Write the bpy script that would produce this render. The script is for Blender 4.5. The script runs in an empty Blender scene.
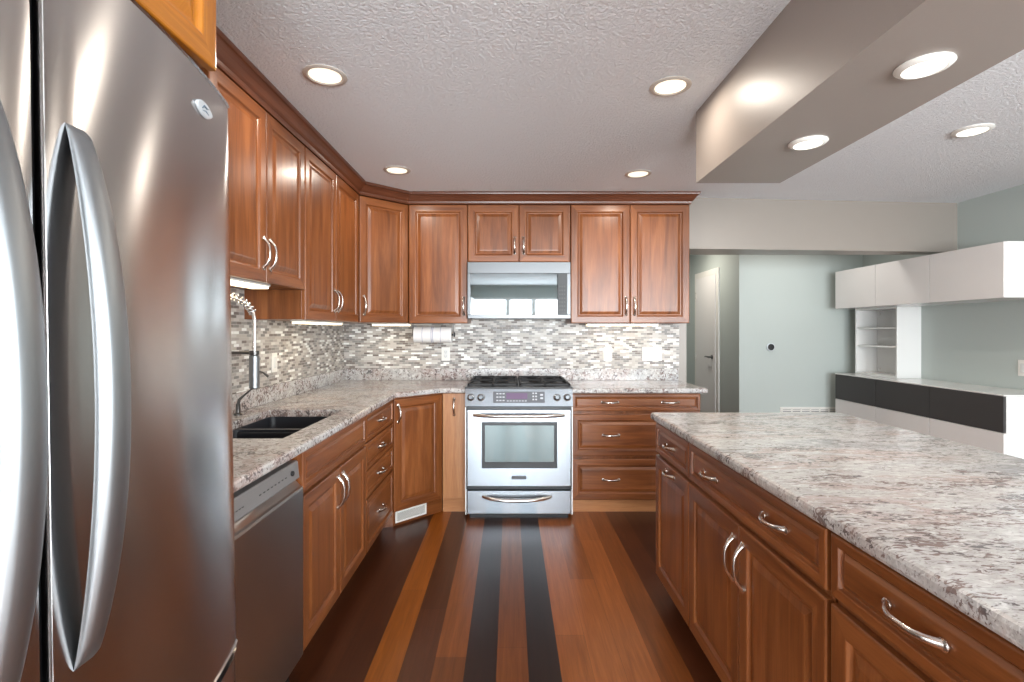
import bpy, bmesh, math, random
from mathutils import Vector, Matrix
random.seed(7)
R = math.radians
PI = math.pi
S = bpy.context.scene
COL = S.collection

# ------------------------------------------------------------------ camera, world, lights, exposure
cam_d = bpy.data.cameras.new('camera')
cam = bpy.data.objects.new('camera', cam_d)
COL.objects.link(cam)
cam.location = (0, 0, 1.33)
cam.rotation_euler = (R(90), 0, 0)
cam_d.sensor_width = 36.0
cam_d.lens = 500 / 1024 * 36.0
cam_d.shift_x = 2 / 1024
cam_d.shift_y = -10 / 1024
cam_d.clip_start = 0.02
S.camera = cam

W = bpy.data.worlds.new('daylight_sky')
S.world = W
W.use_nodes = True
wn = W.node_tree.nodes
wn['Background'].inputs[0].default_value = (0.86, 0.93, 1.0, 1)
wn['Background'].inputs[1].default_value = 1.2

S.view_settings.view_transform = 'Standard'
S.view_settings.look = 'None'
S.view_settings.gamma = 1.0
S.view_settings.use_curve_mapping = False
S.view_settings.exposure = 0.26

def area(name, loc, rot, sx, sy, power, col=(1, 1, 1), shape='RECTANGLE', spread=180):
    d = bpy.data.lights.new(name, 'AREA')
    d.shape = shape
    d.size = sx
    d.size_y = sy
    d.energy = power
    d.color = col
    d.spread = R(spread)
    o = bpy.data.objects.new(name, d)
    COL.objects.link(o)
    o.location = loc
    o.rotation_euler = rot
    return o

ROOM_L, ROOM_R, REAR, BACK, HALL_END, FARW, CEIL = -1.415, 3.74, -4.0, 4.25, 6.9, 5.3, 2.40
# daylight standing in the window openings of the rear wall (x0, x1, z0, z1) and of an added dining wall window
WINDOWS = [(-0.85, -0.1, 0.35, 2.05), (0.0, 0.5, 0.1, 2.05), (0.6, 1.25, 0.35, 2.05), (1.7, 3.3, 0.5, 2.1)]  # the last, unseen opening is invented to let in more light
for (x0, x1, z0, z1) in WINDOWS:
    a = (x1 - x0) * (z1 - z0)
    area('window_daylight', ((x0 + x1) / 2, REAR - 0.02, (z0 + z1) / 2), (R(90), 0, 0), x1 - x0, z1 - z0, 82 * a, (0.90, 0.96, 1.0))
ADDED_SIDE_WIN = (-2.9, -0.6, 0.7, 2.1)  # unseen side window added to bring more light into the room
area('window_daylight', (ROOM_R + 0.02, (ADDED_SIDE_WIN[0] + ADDED_SIDE_WIN[1]) / 2, 1.4), (R(90), 0, R(90)), ADDED_SIDE_WIN[1] - ADDED_SIDE_WIN[0], 1.4, 190, (0.90, 0.96, 1.0))

# ------------------------------------------------------------------ materials
def srgb(r, g, b):
    f = lambda c: (c / 255 / 12.92) if c / 255 <= 0.04045 else ((c / 255 + 0.055) / 1.055) ** 2.4
    return (f(r), f(g), f(b), 1)

class NT:
    def __init__(s, name):
        s.m = bpy.data.materials.new(name)
        s.m.use_nodes = True
        s.t = s.m.node_tree
        s.b = s.t.nodes['Principled BSDF']
    def n(s, kind, **kw):
        nd = s.t.nodes.new('ShaderNode' + kind)
        for k, v in kw.items():
            setattr(nd, k, v)
        return nd
    def l(s, a, b):
        s.t.links.new(a, b)
    def set(s, **kw):
        for k, v in kw.items():
            s.b.inputs[k.replace('_', ' ')].default_value = v
    def coord(s, which='Object', scale=(1, 1, 1), loc=(0, 0, 0)):
        tc = s.n('TexCoord')
        mp = s.n('Mapping')
        mp.inputs['Scale'].default_value = scale
        mp.inputs['Location'].default_value = loc
        s.l(tc.outputs[which], mp.inputs[0])
        return mp.outputs[0]
    def noise(s, vec, scale, detail=3, rough=0.5, dist=0.0):
        nd = s.n('TexNoise')
        s.l(vec, nd.inputs['Vector'])
        nd.inputs['Scale'].default_value = scale
        nd.inputs['Detail'].default_value = detail
        nd.inputs['Roughness'].default_value = rough
        nd.inputs['Distortion'].default_value = dist
        return nd.outputs[0]
    def ramp(s, fac, stops, interp='LINEAR'):
        nd = s.n('ValToRGB')
        cr = nd.color_ramp
        cr.interpolation = interp
        while len(cr.elements) < len(stops):
            cr.elements.new(0.5)
        for e, (p, c) in zip(cr.elements, stops):
            e.position = p
            e.color = c if len(c) == 4 else (*c, 1)
        s.l(fac, nd.inputs[0])
        return nd.outputs[0]
    def mix(s, fac, a, b, mode='MIX'):
        nd = s.n('MixRGB', blend_type=mode)
        for i, v in ((0, fac), (1, a), (2, b)):
            if hasattr(v, 'links'):
                s.l(v, nd.inputs[i])
            else:
                nd.inputs[i].default_value = v
        return nd.outputs[0]
    def math(s, op, a, b=0.0):
        nd = s.n('Math', operation=op)
        for i, v in ((0, a), (1, b)):
            if hasattr(v, 'links'):
                s.l(v, nd.inputs[i])
            else:
                nd.inputs[i].default_value = v
        return nd.outputs[0]
    def bump(s, h, strength=0.2, dist=0.01):
        nd = s.n('Bump')
        nd.inputs['Strength'].default_value = strength
        nd.inputs['Distance'].default_value = dist
        s.l(h, nd.inputs['Height'])
        s.l(nd.outputs[0], s.b.inputs['Normal'])

def plain(name, col, rough=0.5, metal=0.0, **kw):
    t = NT(name)
    t.set(Base_Color=col, Roughness=rough, Metallic=metal, **kw)
    return t.m

def wood(name, dark, mid, light, rough=0.32, vary=0.22):
    t = NT(name)
    tc = t.n('TexCoord')
    oi = t.n('ObjectInfo')
    # grain runs along V of the UV map (metres); each object gets its own shift and tone
    cmb = t.n('CombineXYZ')
    t.l(t.math('MULTIPLY', oi.outputs['Random'], 37.0), cmb.inputs[0])
    t.l(t.math('MULTIPLY', oi.outputs['Random'], 11.0), cmb.inputs[1])
    add = t.n('VectorMath', operation='ADD')
    t.l(tc.outputs['UV'], add.inputs[0])
    t.l(cmb.outputs[0], add.inputs[1])
    mp = t.n('Mapping')
    mp.inputs['Scale'].default_value = (14, 1.1, 1)
    t.l(add.outputs[0], mp.inputs[0])
    g1 = t.noise(mp.outputs[0], 1.6, 4, 0.55, 0.6)
    mp2 = t.n('Mapping')
    mp2.inputs['Scale'].default_value = (130, 5, 1)
    t.l(add.outputs[0], mp2.inputs[0])
    g2 = t.noise(mp2.outputs[0], 1.5, 3, 0.6)
    # glued-up boards: one tone for each strip of about 8 cm
    sep = t.n('SeparateXYZ')
    t.l(add.outputs[0], sep.inputs[0])
    bd = t.math('FLOOR', t.math('MULTIPLY', sep.outputs[0], 12.5))
    wnz = t.n('TexWhiteNoise', noise_dimensions='1D')
    t.l(bd, wnz.inputs['W'])
    base = t.ramp(g1, [(0.25, dark), (0.5, mid), (0.78, light)])
    fine = t.ramp(g2, [(0.3, (0.84, 0.81, 0.78)), (0.62, (1.04, 1.04, 1.04))])
    c = t.mix(1.0, base, fine, 'MULTIPLY')
    tone = t.math('ADD', t.math('MULTIPLY', wnz.outputs[0], vary), 1 - vary / 2)
    tone2 = t.math('ADD', t.math('MULTIPLY', oi.outputs['Random'], 0.14), 0.93)
    hs = t.n('HueSaturation')
    t.l(c, hs.inputs['Color'])
    t.l(t.math('MULTIPLY', tone, tone2), hs.inputs['Value'])
    t.l(hs.outputs[0], t.b.inputs['Base Color'])
    t.set(Roughness=rough, Coat_Weight=0.12, Coat_Roughness=0.2)
    t.bump(g2, 0.06, 0.002)
    return t.m

def granite(name, stretch=(1, 1, 1), vein=0.5, rot=0.0, fleck=0.5):
    t = NT(name)
    v0 = t.coord('Object')
    mp = t.n('Mapping')
    mp.inputs['Rotation'].default_value = (0, 0, rot)
    mp.inputs['Scale'].default_value = stretch
    t.l(v0, mp.inputs[0])
    v = mp.outputs[0]
    big = t.noise(v, 2.4, 3, 0.55, 0.8)
    base = t.ramp(big, [(0.30, srgb(164, 164, 166)), (0.42, srgb(194, 193, 192)), (0.54, srgb(190, 186, 183)), (0.60, srgb(184, 170, 165)), (0.66, srgb(192, 189, 187)), (0.78, srgb(194, 193, 193))])
    cloud = t.noise(v, 30, 5, 0.7, 0.3)
    c = t.mix(0.7, base, t.ramp(cloud, [(0.30, (0.55, 0.54, 0.53)), (0.5, (0.94, 0.93, 0.92)), (0.68, (1.2, 1.2, 1.2))]), 'MULTIPLY')
    wh = t.noise(v, 36, 3, 0.55, 0.9)
    m3 = t.ramp(wh, [(0.56, (0, 0, 0)), (0.64, (0.8, 0.8, 0.8))])
    c = t.mix(m3, c, srgb(216, 215, 213))
    # brown, burgundy and grey flecks, thicker along the veins
    gather = t.noise(v, 5.0, 3, 0.6, 1.2)
    fl = t.noise(v, 52, 4, 0.6, 1.0)
    fsum = t.math('ADD', t.math('MULTIPLY', t.math('SUBTRACT', gather, 0.5), vein), fl)
    m1 = t.ramp(fsum, [(0.60 - 0.1 * fleck, (0, 0, 0)), (0.66 - 0.1 * fleck, (0.9, 0.9, 0.9))])
    fc = t.ramp(t.noise(v, 11, 2), [(0.35, srgb(78, 70, 70)), (0.52, srgb(122, 100, 94)), (0.68, srgb(92, 88, 90))])
    c = t.mix(m1, c, fc)
    gr = t.noise(v, 95, 3, 0.6, 0.5)
    m2 = t.ramp(gr, [(0.60, (0, 0, 0)), (0.66, (0.7, 0.7, 0.7))])
    c = t.mix(m2, c, srgb(118, 108, 106))
    t.l(c, t.b.inputs['Base Color'])
    t.set(Roughness=0.16)
    return t.m

def steel(name, col, rough=0.25, aniso=0.6, axis='Z', brush=(3, 3, 400), rot=0.0, bumpy=0.02):
    t = NT(name)
    t.set(Base_Color=col, Metallic=1.0, Roughness=rough, Anisotropic=aniso, Anisotropic_Rotation=rot)
    if aniso:
        tg = t.n('Tangent', direction_type='RADIAL', axis=axis)
        t.l(tg.outputs[0], t.b.inputs['Tangent'])
    v = t.coord('Object', brush)
    nz = t.noise(v, 1.0, 3, 0.6)
    t.l(t.ramp(nz, [(0.3, [rough * 0.99] * 3), (0.7, [rough * 1.01] * 3)]), t.b.inputs['Roughness'])
    if bumpy:
        t.bump(nz, bumpy, 0.002)
    return t.m

def mosaic():
    t = NT('mosaic_tile')
    tc = t.n('TexCoord')
    bk = t.n('TexBrick')
    t.l(tc.outputs['UV'], bk.inputs['Vector'])
    bk.offset = 0.5
    for k, v in (('Scale', 1.0), ('Mortar Size', 0.0011), ('Mortar Smooth', 0.1), ('Bias', 0.0), ('Brick Width', 0.050), ('Row Height', 0.0165)):
        bk.inputs[k].default_value = v
    bk.inputs['Color1'].default_value = (0, 0, 0, 1)
    bk.inputs['Color2'].default_value = (1, 1, 1, 1)
    bk.inputs['Mortar'].default_value = (0.5, 0.5, 0.5, 1)
    c = t.ramp(bk.outputs['Color'], [(0.0, srgb(120, 110, 104)), (0.14, srgb(168, 160, 154)), (0.28, srgb(196, 190, 184)), (0.42, srgb(150, 146, 142)),
                                     (0.55, srgb(206, 202, 196)), (0.66, srgb(128, 124, 121)), (0.76, srgb(182, 174, 166)), (0.88, srgb(238, 238, 234))], 'CONSTANT')
    c = t.mix(bk.outputs['Fac'], c, srgb(190, 186, 180))
    t.l(c, t.b.inputs['Base Color'])
    t.set(Roughness=0.4, Specular_IOR_Level=0.35)
    inv = t.math('SUBTRACT', 1.0, bk.outputs['Fac'])
    t.bump(inv, 0.12, 0.001)
    return t.m

def floor_mat():
    t = NT('wood_plank_floor')
    tc = t.n('TexCoord')
    sep = t.n('SeparateXYZ')
    t.l(tc.outputs['Object'], sep.inputs[0])
    PW, X0 = 0.1255, -0.179
    idx = t.math('FLOOR', t.math('DIVIDE', t.math('SUBTRACT', sep.outputs[0], X0), PW))
    # plank courses from the left cabinets to the island, as they lie in the room
    D, A, M, B, K = srgb(62, 31, 16), srgb(136, 76, 20), srgb(114, 64, 28), srgb(82, 43, 23), srgb(42, 24, 18)
    L = srgb(148, 87, 42)
    rowc = [D, B, D, D, B, D, A, B, M, K, M, K, L, L, L, M, B, D, D, D, D, B, M, A, D, M]     # index -9 .. 16
    stops = [(i / 32.0, c) for i, c in enumerate(rowc)]
    fac = t.math('DIVIDE', t.math('ADD', idx, 9.25), 32.0)
    col = t.ramp(fac, stops, 'CONSTANT')
    # board ends: each course is cut at its own stations
    wn1 = t.n('TexWhiteNoise', noise_dimensions='1D')
    t.l(idx, wn1.inputs['W'])
    yy = t.math('ADD', t.math('DIVIDE', sep.outputs[1], 1.35), t.math('MULTIPLY', wn1.outputs[0], 3.0))
    bd = t.math('FLOOR', yy)
    cmb = t.n('CombineXYZ')
    t.l(idx, cmb.inputs[0])
    t.l(bd, cmb.inputs[1])
    wn2 = t.n('TexWhiteNoise', noise_dimensions='2D')
    t.l(cmb.outputs[0], wn2.inputs['Vector'])
    v = t.coord('Object', (30, 1.6, 1))
    g1 = t.noise(v, 1.2, 5, 0.6, 0.8)
    v2 = t.coord('Object', (160, 6, 1))
    g2 = t.noise(v2, 1.0, 3, 0.6)
    gr = t.ramp(g1, [(0.25, (0.70, 0.64, 0.60)), (0.7, (1.14, 1.12, 1.10))])
    c = t.mix(1.0, col, gr, 'MULTIPLY')
    c = t.mix(0.6, c, t.ramp(g2, [(0.3, (0.75, 0.72, 0.7)), (0.65, (1.08, 1.08, 1.08))]), 'MULTIPLY')
    hs = t.n('HueSaturation')
    t.l(c, hs.inputs['Color'])
    t.l(t.math('ADD', t.math('MULTIPLY', wn2.outputs[0], 0.62), 0.66), hs.inputs['Value'])
    # thin seams
    fx = t.math('FRACT', t.math('DIVIDE', t.math('SUBTRACT', sep.outputs[0], X0), PW))
    fy = t.math('FRACT', yy)
    seam = t.math('MAXIMUM', t.math('LESS_THAN', fx, 0.010), t.math('LESS_THAN', fy, 0.0012))
    c = t.mix(t.math('MULTIPLY', seam, 0.6), hs.outputs[0], srgb(30, 15, 9))
    t.l(c, t.b.inputs['Base Color'])
    t.set(Roughness=0.33, Coat_Weight=0.12, Coat_Roughness=0.22)
    t.bump(t.math('SUBTRACT', 1.0, seam), 0.05, 0.001)
    return t.m

def textured_paint(name, col, scale, strength, rough=0.7, dist=0.01):
    t = NT(name)
    v = t.coord('Object')
    a = t.noise(v, scale, 4, 0.6, 0.6)
    h = t.ramp(a, [(0.38, (0, 0, 0)), (0.62, (1, 1, 1))])
    t.set(Base_Color=col, Roughness=rough)
    t.bump(h, strength, dist)
    return t.m

def emit(name, col, strength):
    t = NT(name)
    t.set(Base_Color=(0.8, 0.8, 0.8, 1), Emission_Color=col, Emission_Strength=strength)
    return t.m

M = {}
M['cherry'] = wood('cherry_wood', srgb(98, 52, 24), srgb(130, 75, 38), srgb(156, 97, 54))
M['cherry_dark'] = wood('cherry_wood_crown', srgb(82, 44, 28), srgb(102, 58, 38), srgb(120, 72, 50), vary=0.08)
M['amber'] = wood('cherry_wood_amber_cast', srgb(136, 76, 16), srgb(166, 100, 24), srgb(184, 118, 38))  # cherry with an amber light cast put into its colour
M['blond'] = wood('blond_wood', srgb(166, 110, 68), srgb(184, 128, 84), srgb(196, 144, 98), vary=0.06)
M['granite'] = granite('granite', (1, 1, 1), 0.45, 0, 0.75)
M['granite_island'] = granite('granite_streaked', (0.75, 2.0, 1.5), 0.80, R(10), 0.4)
M['steel'] = steel('brushed_steel', (0.50, 0.49, 0.48, 1), 0.28, 0.85, 'Z', (2, 2, 500), 0.25, 0.0)
M['steel_fridge'] = steel('fridge_steel', (0.53, 0.515, 0.51, 1), 0.22, 0.9, 'Z', (2, 2, 500), 0.25, 0.0)
M['steel_mw'] = steel('microwave_steel', (0.13, 0.135, 0.14, 1), 0.34, 0.0, 'Z', (300, 3, 3), 0.0, 0.0)
M['steel_bright'] = steel('polished_steel', (0.34, 0.375, 0.41, 1), 0.26, 0.0, 'Z', (300, 3, 3), 0.0, 0.0)
M['nickel'] = plain('brushed_nickel', (0.72, 0.68, 0.64, 1), 0.22, 1.0)
M['chrome'] = plain('chrome', (0.85, 0.86, 0.87, 1), 0.08, 1.0)
M['dark_metal'] = plain('dark_metal', (0.12, 0.115, 0.11, 1), 0.3, 0.8)
M['black'] = plain('black_plastic', (0.012, 0.012, 0.013, 1), 0.4)
M['black_iron'] = plain('black_cast_iron', (0.012, 0.013, 0.015, 1), 0.6)
M['enamel'] = plain('black_enamel', (0.018, 0.02, 0.023, 1), 0.35)
M['sink'] = plain('black_composite', (0.018, 0.02, 0.026, 1), 0.38)
M['mirror_glass'] = plain('dark_mirror_glass', (0.15, 0.165, 0.17, 1), 0.03, 1.0)
M['oven_glass'] = plain('oven_glass', (0.085, 0.10, 0.10, 1), 0.06, 1.0)
M['panel_grey'] = plain('control_panel_grey', srgb(96, 98, 104), 0.3)
M['display'] = plain('violet_display', srgb(112, 92, 120), 0.25)
M['dw_panel'] = plain('dishwasher_panel', srgb(140, 138, 137), 0.35, 0.3)
M['white_gloss'] = plain('white_gloss', srgb(226, 226, 224), 0.15)
M['white_laminate'] = plain('white_laminate', srgb(228, 225, 223), 0.4)
M['white_plastic'] = plain('white_plastic', srgb(232, 230, 224), 0.35)
M['trim_white'] = plain('trim_white', srgb(226, 224, 218), 0.45)
M['charcoal'] = plain('charcoal_laminate', srgb(62, 60, 60), 0.55)
M['paper'] = textured_paint('paper_towel', srgb(236, 234, 232), 90, 0.3, 0.9, 0.003)
M['paper_stripe'] = plain('paper_print', srgb(176, 176, 194), 0.9)
M['card'] = plain('cardboard', srgb(150, 120, 90), 0.9)
M['mosaic'] = mosaic()
M['floor'] = floor_mat()
M['ceiling'] = textured_paint('ceiling_texture', srgb(240, 242, 245), 75, 0.65, 0.85, 0.009)
M['taupe'] = textured_paint('taupe_paint', srgb(150, 142, 134), 120, 0.05, 0.35, 0.003)
M['beam'] = textured_paint('taupe_gloss_paint', srgb(154, 145, 138), 90, 0.04, 0.42, 0.003)
M['teal'] = textured_paint('grey_green_paint', srgb(181, 189, 185), 120, 0.05, 0.6, 0.003)
M['lamp'] = emit('lamp_glow', (1.0, 0.87, 0.66, 1), 1.05)
M['strip'] = emit('strip_glow', (1.0, 0.80, 0.50, 1), 3)
M['led'] = emit('led_lens', (1.0, 0.94, 0.82, 1), 1.3)

# ------------------------------------------------------------------ mesh helpers
def mesh(name, verts, faces, mat, parent=None, loc=(0, 0, 0), rot=(0, 0, 0), uvs=None, smooth=None, mats=None, fm=None):
    me = bpy.data.meshes.new(name)
    me.from_pydata([tuple(v) for v in verts], [], [tuple(f) for f in faces])
    bm = bmesh.new()
    bm.from_mesh(me)
    if uvs is None:
        bmesh.ops.recalc_face_normals(bm, faces=bm.faces)
    bm.to_mesh(me)
    bm.free()
    for m in (mats or [mat]):
        me.materials.append(m)
    if fm:
        for p, k in zip(me.polygons, fm):
            p.material_index = k
    uv = me.uv_layers.new(name='UVMap')
    if uvs is not None:
        for p in me.polygons:
            for li, c in zip(p.loop_indices, uvs[p.index]):
                uv.data[li].uv = c
    else:
        box_uv(me, uv)
    if smooth is not None:
        for p in me.polygons:
            p.use_smooth = True
        me.set_sharp_from_angle(angle=R(smooth))
    o = bpy.data.objects.new(name, me)
    COL.objects.link(o)
    if parent is not None:
        o.parent = parent
    o.location = loc
    o.rotation_euler = rot
    return o

def box_uv(me, uv):
    ex = [max(abs(v.co[i]) for v in me.vertices) if me.vertices else 0 for i in range(3)]
    for p in me.polygons:
        n = p.normal
        a = max(range(3), key=lambda i: abs(n[i]))
        i, j = [k for k in range(3) if k != a]
        if a == 2:
            i, j = 1, 0
        for li, vi in zip(p.loop_indices, p.vertices):
            co = me.vertices[vi].co
            uv.data[li].uv = (co[i], co[j])

def flip_uv(o):
    uv = o.data.uv_layers[0]
    for d in uv.data:
        d.uv = (d.uv[1], d.uv[0])
    return o

class MB:
    """collects shapes into one mesh"""
    def __init__(s):
        s.v, s.f, s.k = [], [], []
    def add(s, verts, faces, k=0):
        b = len(s.v)
        s.v += [Vector(v) for v in verts]
        s.f += [tuple(i + b for i in f) for f in faces]
        s.k += [k] * len(faces)
        return s
    def box(s, x0, x1, y0, y1, z0, z1, ch=0.0, k=0):
        if x0 > x1: x0, x1 = x1, x0
        if y0 > y1: y0, y1 = y1, y0
        if z0 > z1: z0, z1 = z1, z0
        if ch <= 0:
            v = [(x, y, z) for z in (z0, z1) for y in (y0, y1) for x in (x0, x1)]
            return s.add(v, [(0, 2, 3, 1), (4, 5, 7, 6), (0, 1, 5, 4), (2, 6, 7, 3), (0, 4, 6, 2), (1, 3, 7, 5)], k)
        bm = bmesh.new()
        bmesh.ops.create_cube(bm, size=1)
        for v in bm.verts:
            v.co = Vector(((x0 + x1) / 2 + v.co.x * (x1 - x0), (y0 + y1) / 2 + v.co.y * (y1 - y0), (z0 + z1) / 2 + v.co.z * (z1 - z0)))
        bmesh.ops.bevel(bm, geom=bm.edges[:], offset=min(ch, (x1 - x0) * .45, (y1 - y0) * .45, (z1 - z0) * .45), segments=2, affect='EDGES', profile=0.5)
        bm.verts.index_update()
        s.add([v.co.copy() for v in bm.verts], [[v.index for v in f.verts] for f in bm.faces], k)
        bm.free()
        return s
    def tube(s, pts, rad, n=10, flat=1.0, cap=True, k=0, up=None):
        pts = [Vector(p) for p in pts]
        if not isinstance(rad, (list, tuple)):
            rad = [rad] * len(pts)
        rings, vs, fs = [], [], []
        prev = None
        for i, p in enumerate(pts):
            d = (pts[min(i + 1, len(pts) - 1)] - pts[max(i - 1, 0)]).normalized()
            if prev is None:
                a = Vector(up) if up else (Vector((0, 0, 1)) if abs(d.z) < 0.9 else Vector((1, 0, 0)))
                u = (a - d * a.dot(d)).normalized()
            else:
                u = (prev - d * prev.dot(d)).normalized()
            prev = u
            w = d.cross(u)
            for j in range(n):
                t = 2 * PI * j / n
                vs.append(p + u * math.cos(t) * rad[i] + w * math.sin(t) * rad[i] * flat)
        for i in range(len(pts) - 1):
            for j in range(n):
                fs.append((i * n + j, i * n + (j + 1) % n, (i + 1) * n + (j + 1) % n, (i + 1) * n + j))
        if cap:
            fs.append(tuple(reversed(range(n))))
            b = (len(pts) - 1) * n
            fs.append(tuple(b + j for j in range(n)))
        return s.add(vs, fs, k)
    def lathe(s, prof, n=24, c=(0, 0, 0), axis='Z', k=0):
        vs, fs = [], []
        for (r, h) in prof:
            for j in range(n):
                t = 2 * PI * j / n
                a, b = r * math.cos(t), r * math.sin(t)
                p = (a, b, h) if axis == 'Z' else ((h, a, b) if axis == 'X' else (a, h, b))
                vs.append((p[0] + c[0], p[1] + c[1], p[2] + c[2]))
        for i in range(len(prof) - 1):
            for j in range(n):
                fs.append((i * n + j, i * n + (j + 1) % n, (i + 1) * n + (j + 1) % n, (i + 1) * n + j))
        if prof[0][0] > 1e-5:
            fs.append(tuple(reversed(range(n))))
        if prof[-1][0] > 1e-5:
            b = (len(prof) - 1) * n
            fs.append(tuple(b + j for j in range(n)))
        return s.add(vs, fs, k)
    def prism(s, poly, z0, z1, ch=0.0, k=0):
        """poly in (x, y), counter-clockwise; chamfer at both caps"""
        n = len(poly)
        rings = [(0.0, z0), (0.0, z1)] if ch <= 0 else [(ch, z0), (0, z0 + ch), (0, z1 - ch), (ch, z1)]
        vs, fs = [], []
        for (o, z) in rings:
            for p in offset_poly(poly, o):
                vs.append((p[0], p[1], z))
        for i in range(len(rings) - 1):
            for j in range(n):
                fs.append((i * n + j, i * n + (j + 1) % n, (i + 1) * n + (j + 1) % n, (i + 1) * n + j))
        fs.append(tuple(reversed(range(n))))
        b = (len(rings) - 1) * n
        fs.append(tuple(b + j for j in range(n)))
        return s.add(vs, fs, k)
    def xform(s, mat):
        s.v = [mat @ v for v in s.v]
        return s
    def build(s, name, mat, parent=None, loc=(0, 0, 0), rot=(0, 0, 0), smooth=None, mats=None):
        return mesh(name, s.v, s.f, mat, parent, loc, rot, smooth=smooth, mats=mats, fm=s.k if mats else None)

def offset_poly(poly, d):
    if d == 0:
        return [tuple(p) for p in poly]
    n = len(poly)
    out = []
    for i in range(n):
        a, b, c = Vector(poly[i - 1]), Vector(poly[i]), Vector(poly[(i + 1) % n])
        e1, e2 = (b - a).normalized(), (c - b).normalized()
        n1, n2 = Vector((-e1.y, e1.x)), Vector((-e2.y, e2.x))
        m = n1 + n2
        if m.length < 1e-6:
            m = n1
        m = m / max(0.3, m.dot(n1))
        out.append((b.x + m.x * d, b.y + m.y * d))
    return out

def slab(outer, hole, z0, z1, r=0.010):
    """stone slab with eased edges and an optional cut-out; outer ccw"""
    mb = MB()
    prof = [(r, z0), (r * .3, z0 + r * .3), (0, z0 + r), (0, z1 - r), (r * .3, z1 - r * .3), (r, z1)]
    n = len(outer)
    vs, fs = [], []
    for (o, z) in prof:
        for p in offset_poly(outer, o):
            vs.append((p[0], p[1], z))
    for i in range(len(prof) - 1):
        for j in range(n):
            fs.append((i * n + j, i * n + (j + 1) % n, (i + 1) * n + (j + 1) % n, (i + 1) * n + j))
    mb.add(vs, fs)
    for z, ring in ((z1, offset_poly(outer, r)), (z0, offset_poly(outer, r))):
        bm = bmesh.new()
        es = []
        for loop in ([ring, hole] if hole else [ring]):
            bv = [bm.verts.new((p[0], p[1], z)) for p in loop]
            es += [bm.edges.new((bv[i], bv[(i + 1) % len(bv)])) for i in range(len(bv))]
        bmesh.ops.triangle_fill(bm, use_beauty=True, use_dissolve=False, edges=es)
        bm.verts.index_update()
        mb.add([v.co.copy() for v in bm.verts], [[v.index for v in f.verts] for f in bm.faces])
        bm.free()
    if hole:
        m = len(hole)
        mb.add([(p[0], p[1], z) for z in (z0, z1) for p in hole], [(j, (j + 1) % m, m + (j + 1) % m, m + j) for j in range(m)])
    bm = bmesh.new()
    vv = [bm.verts.new(v) for v in mb.v]
    for f in mb.f:
        try:
            bm.faces.new([vv[i] for i in f])
        except ValueError:
            pass
    bmesh.ops.remove_doubles(bm, verts=bm.verts, dist=1e-5)
    bm.verts.index_update()
    out = MB().add([v.co.copy() for v in bm.verts], [[v.index for v in f.verts] for f in bm.faces])
    bm.free()
    return out

def tag(o, label=None, cat=None, group=None, kind=None):
    if label: o['label'] = label
    if cat: o['category'] = cat
    if group: o['group'] = group
    if kind: o['kind'] = kind
    return o

def thing(name, label, cat, loc=(0, 0, 0), rz=0.0, group=None):
    o = bpy.data.objects.new(name, None)
    o.empty_display_size = 0.1
    COL.objects.link(o)
    o.location = loc
    o.rotation_euler = (0, 0, rz)
    return tag(o, label, cat, group)

def struct(o):
    o['kind'] = 'structure'
    return o

def copy_tree(o, parent=None):
    c = o.copy()
    COL.objects.link(c)
    c.parent = parent
    for ch in list(o.children):
        copy_tree(ch, c)
    return c

# ------------------------------------------------------------------ joinery
def raised_panel(name, w, h, parent, x, z, y=0.0, s=1.0, horizontal=False, mat='cherry', t=0.020):
    """mitred raised-panel front: back at y, face towards -y, lower left corner at (x, z)"""
    s = min(s, 0.46 * min(w, h) / 0.096)
    prof = [(0, 0), (0, -0.8 * t), (0.002, -0.93 * t), (0.006, -t), (0.050 * s, -t), (0.054 * s, -0.93 * t), (0.058 * s, -0.62 * t), (0.062 * s, -0.48 * t), (0.069 * s, -0.46 * t),
            (0.088 * s, -0.80 * t), (0.093 * s, -0.84 * t)]
    vs, fs, uvs = [], [], []
    off = [(random.random() * 9, random.random() * 9) for _ in range(5)]
    for (i, d) in prof:
        vs += [(i, d, i), (w - i, d, i), (w - i, d, h - i), (i, d, h - i)]
    for a in range(len(prof) - 1):
        for j in range(4):
            q = (a * 4 + j, a * 4 + (j + 1) % 4, (a + 1) * 4 + (j + 1) % 4, (a + 1) * 4 + j)
            fs.append(q)
            o = off[j]
            du = prof[a + 1][1] * 0.3
            if a >= 8:
                o = off[4]
                flipped = horizontal
            else:
                flipped = j in (0, 2)
            uvs.append([((vs[i][2] if flipped else vs[i][0]) + o[0] + vs[i][1], (vs[i][0] if flipped else vs[i][2]) + o[1]) for i in q])
    b = (len(prof) - 1) * 4
    q = (b, b + 1, b + 2, b + 3)
    fs.append(q)
    uvs.append([((vs[i][2] if horizontal else vs[i][0]) + off[4][0] + vs[i][1], (vs[i][0] if horizontal else vs[i][2]) + off[4][1]) for i in q])
    q = (3, 2, 1, 0)
    fs.append(q)
    uvs.append([(vs[i][0], vs[i][2]) for i in q])
    return mesh(name, vs, fs, M[mat], parent, (x, y, z), uvs=uvs)

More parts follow.
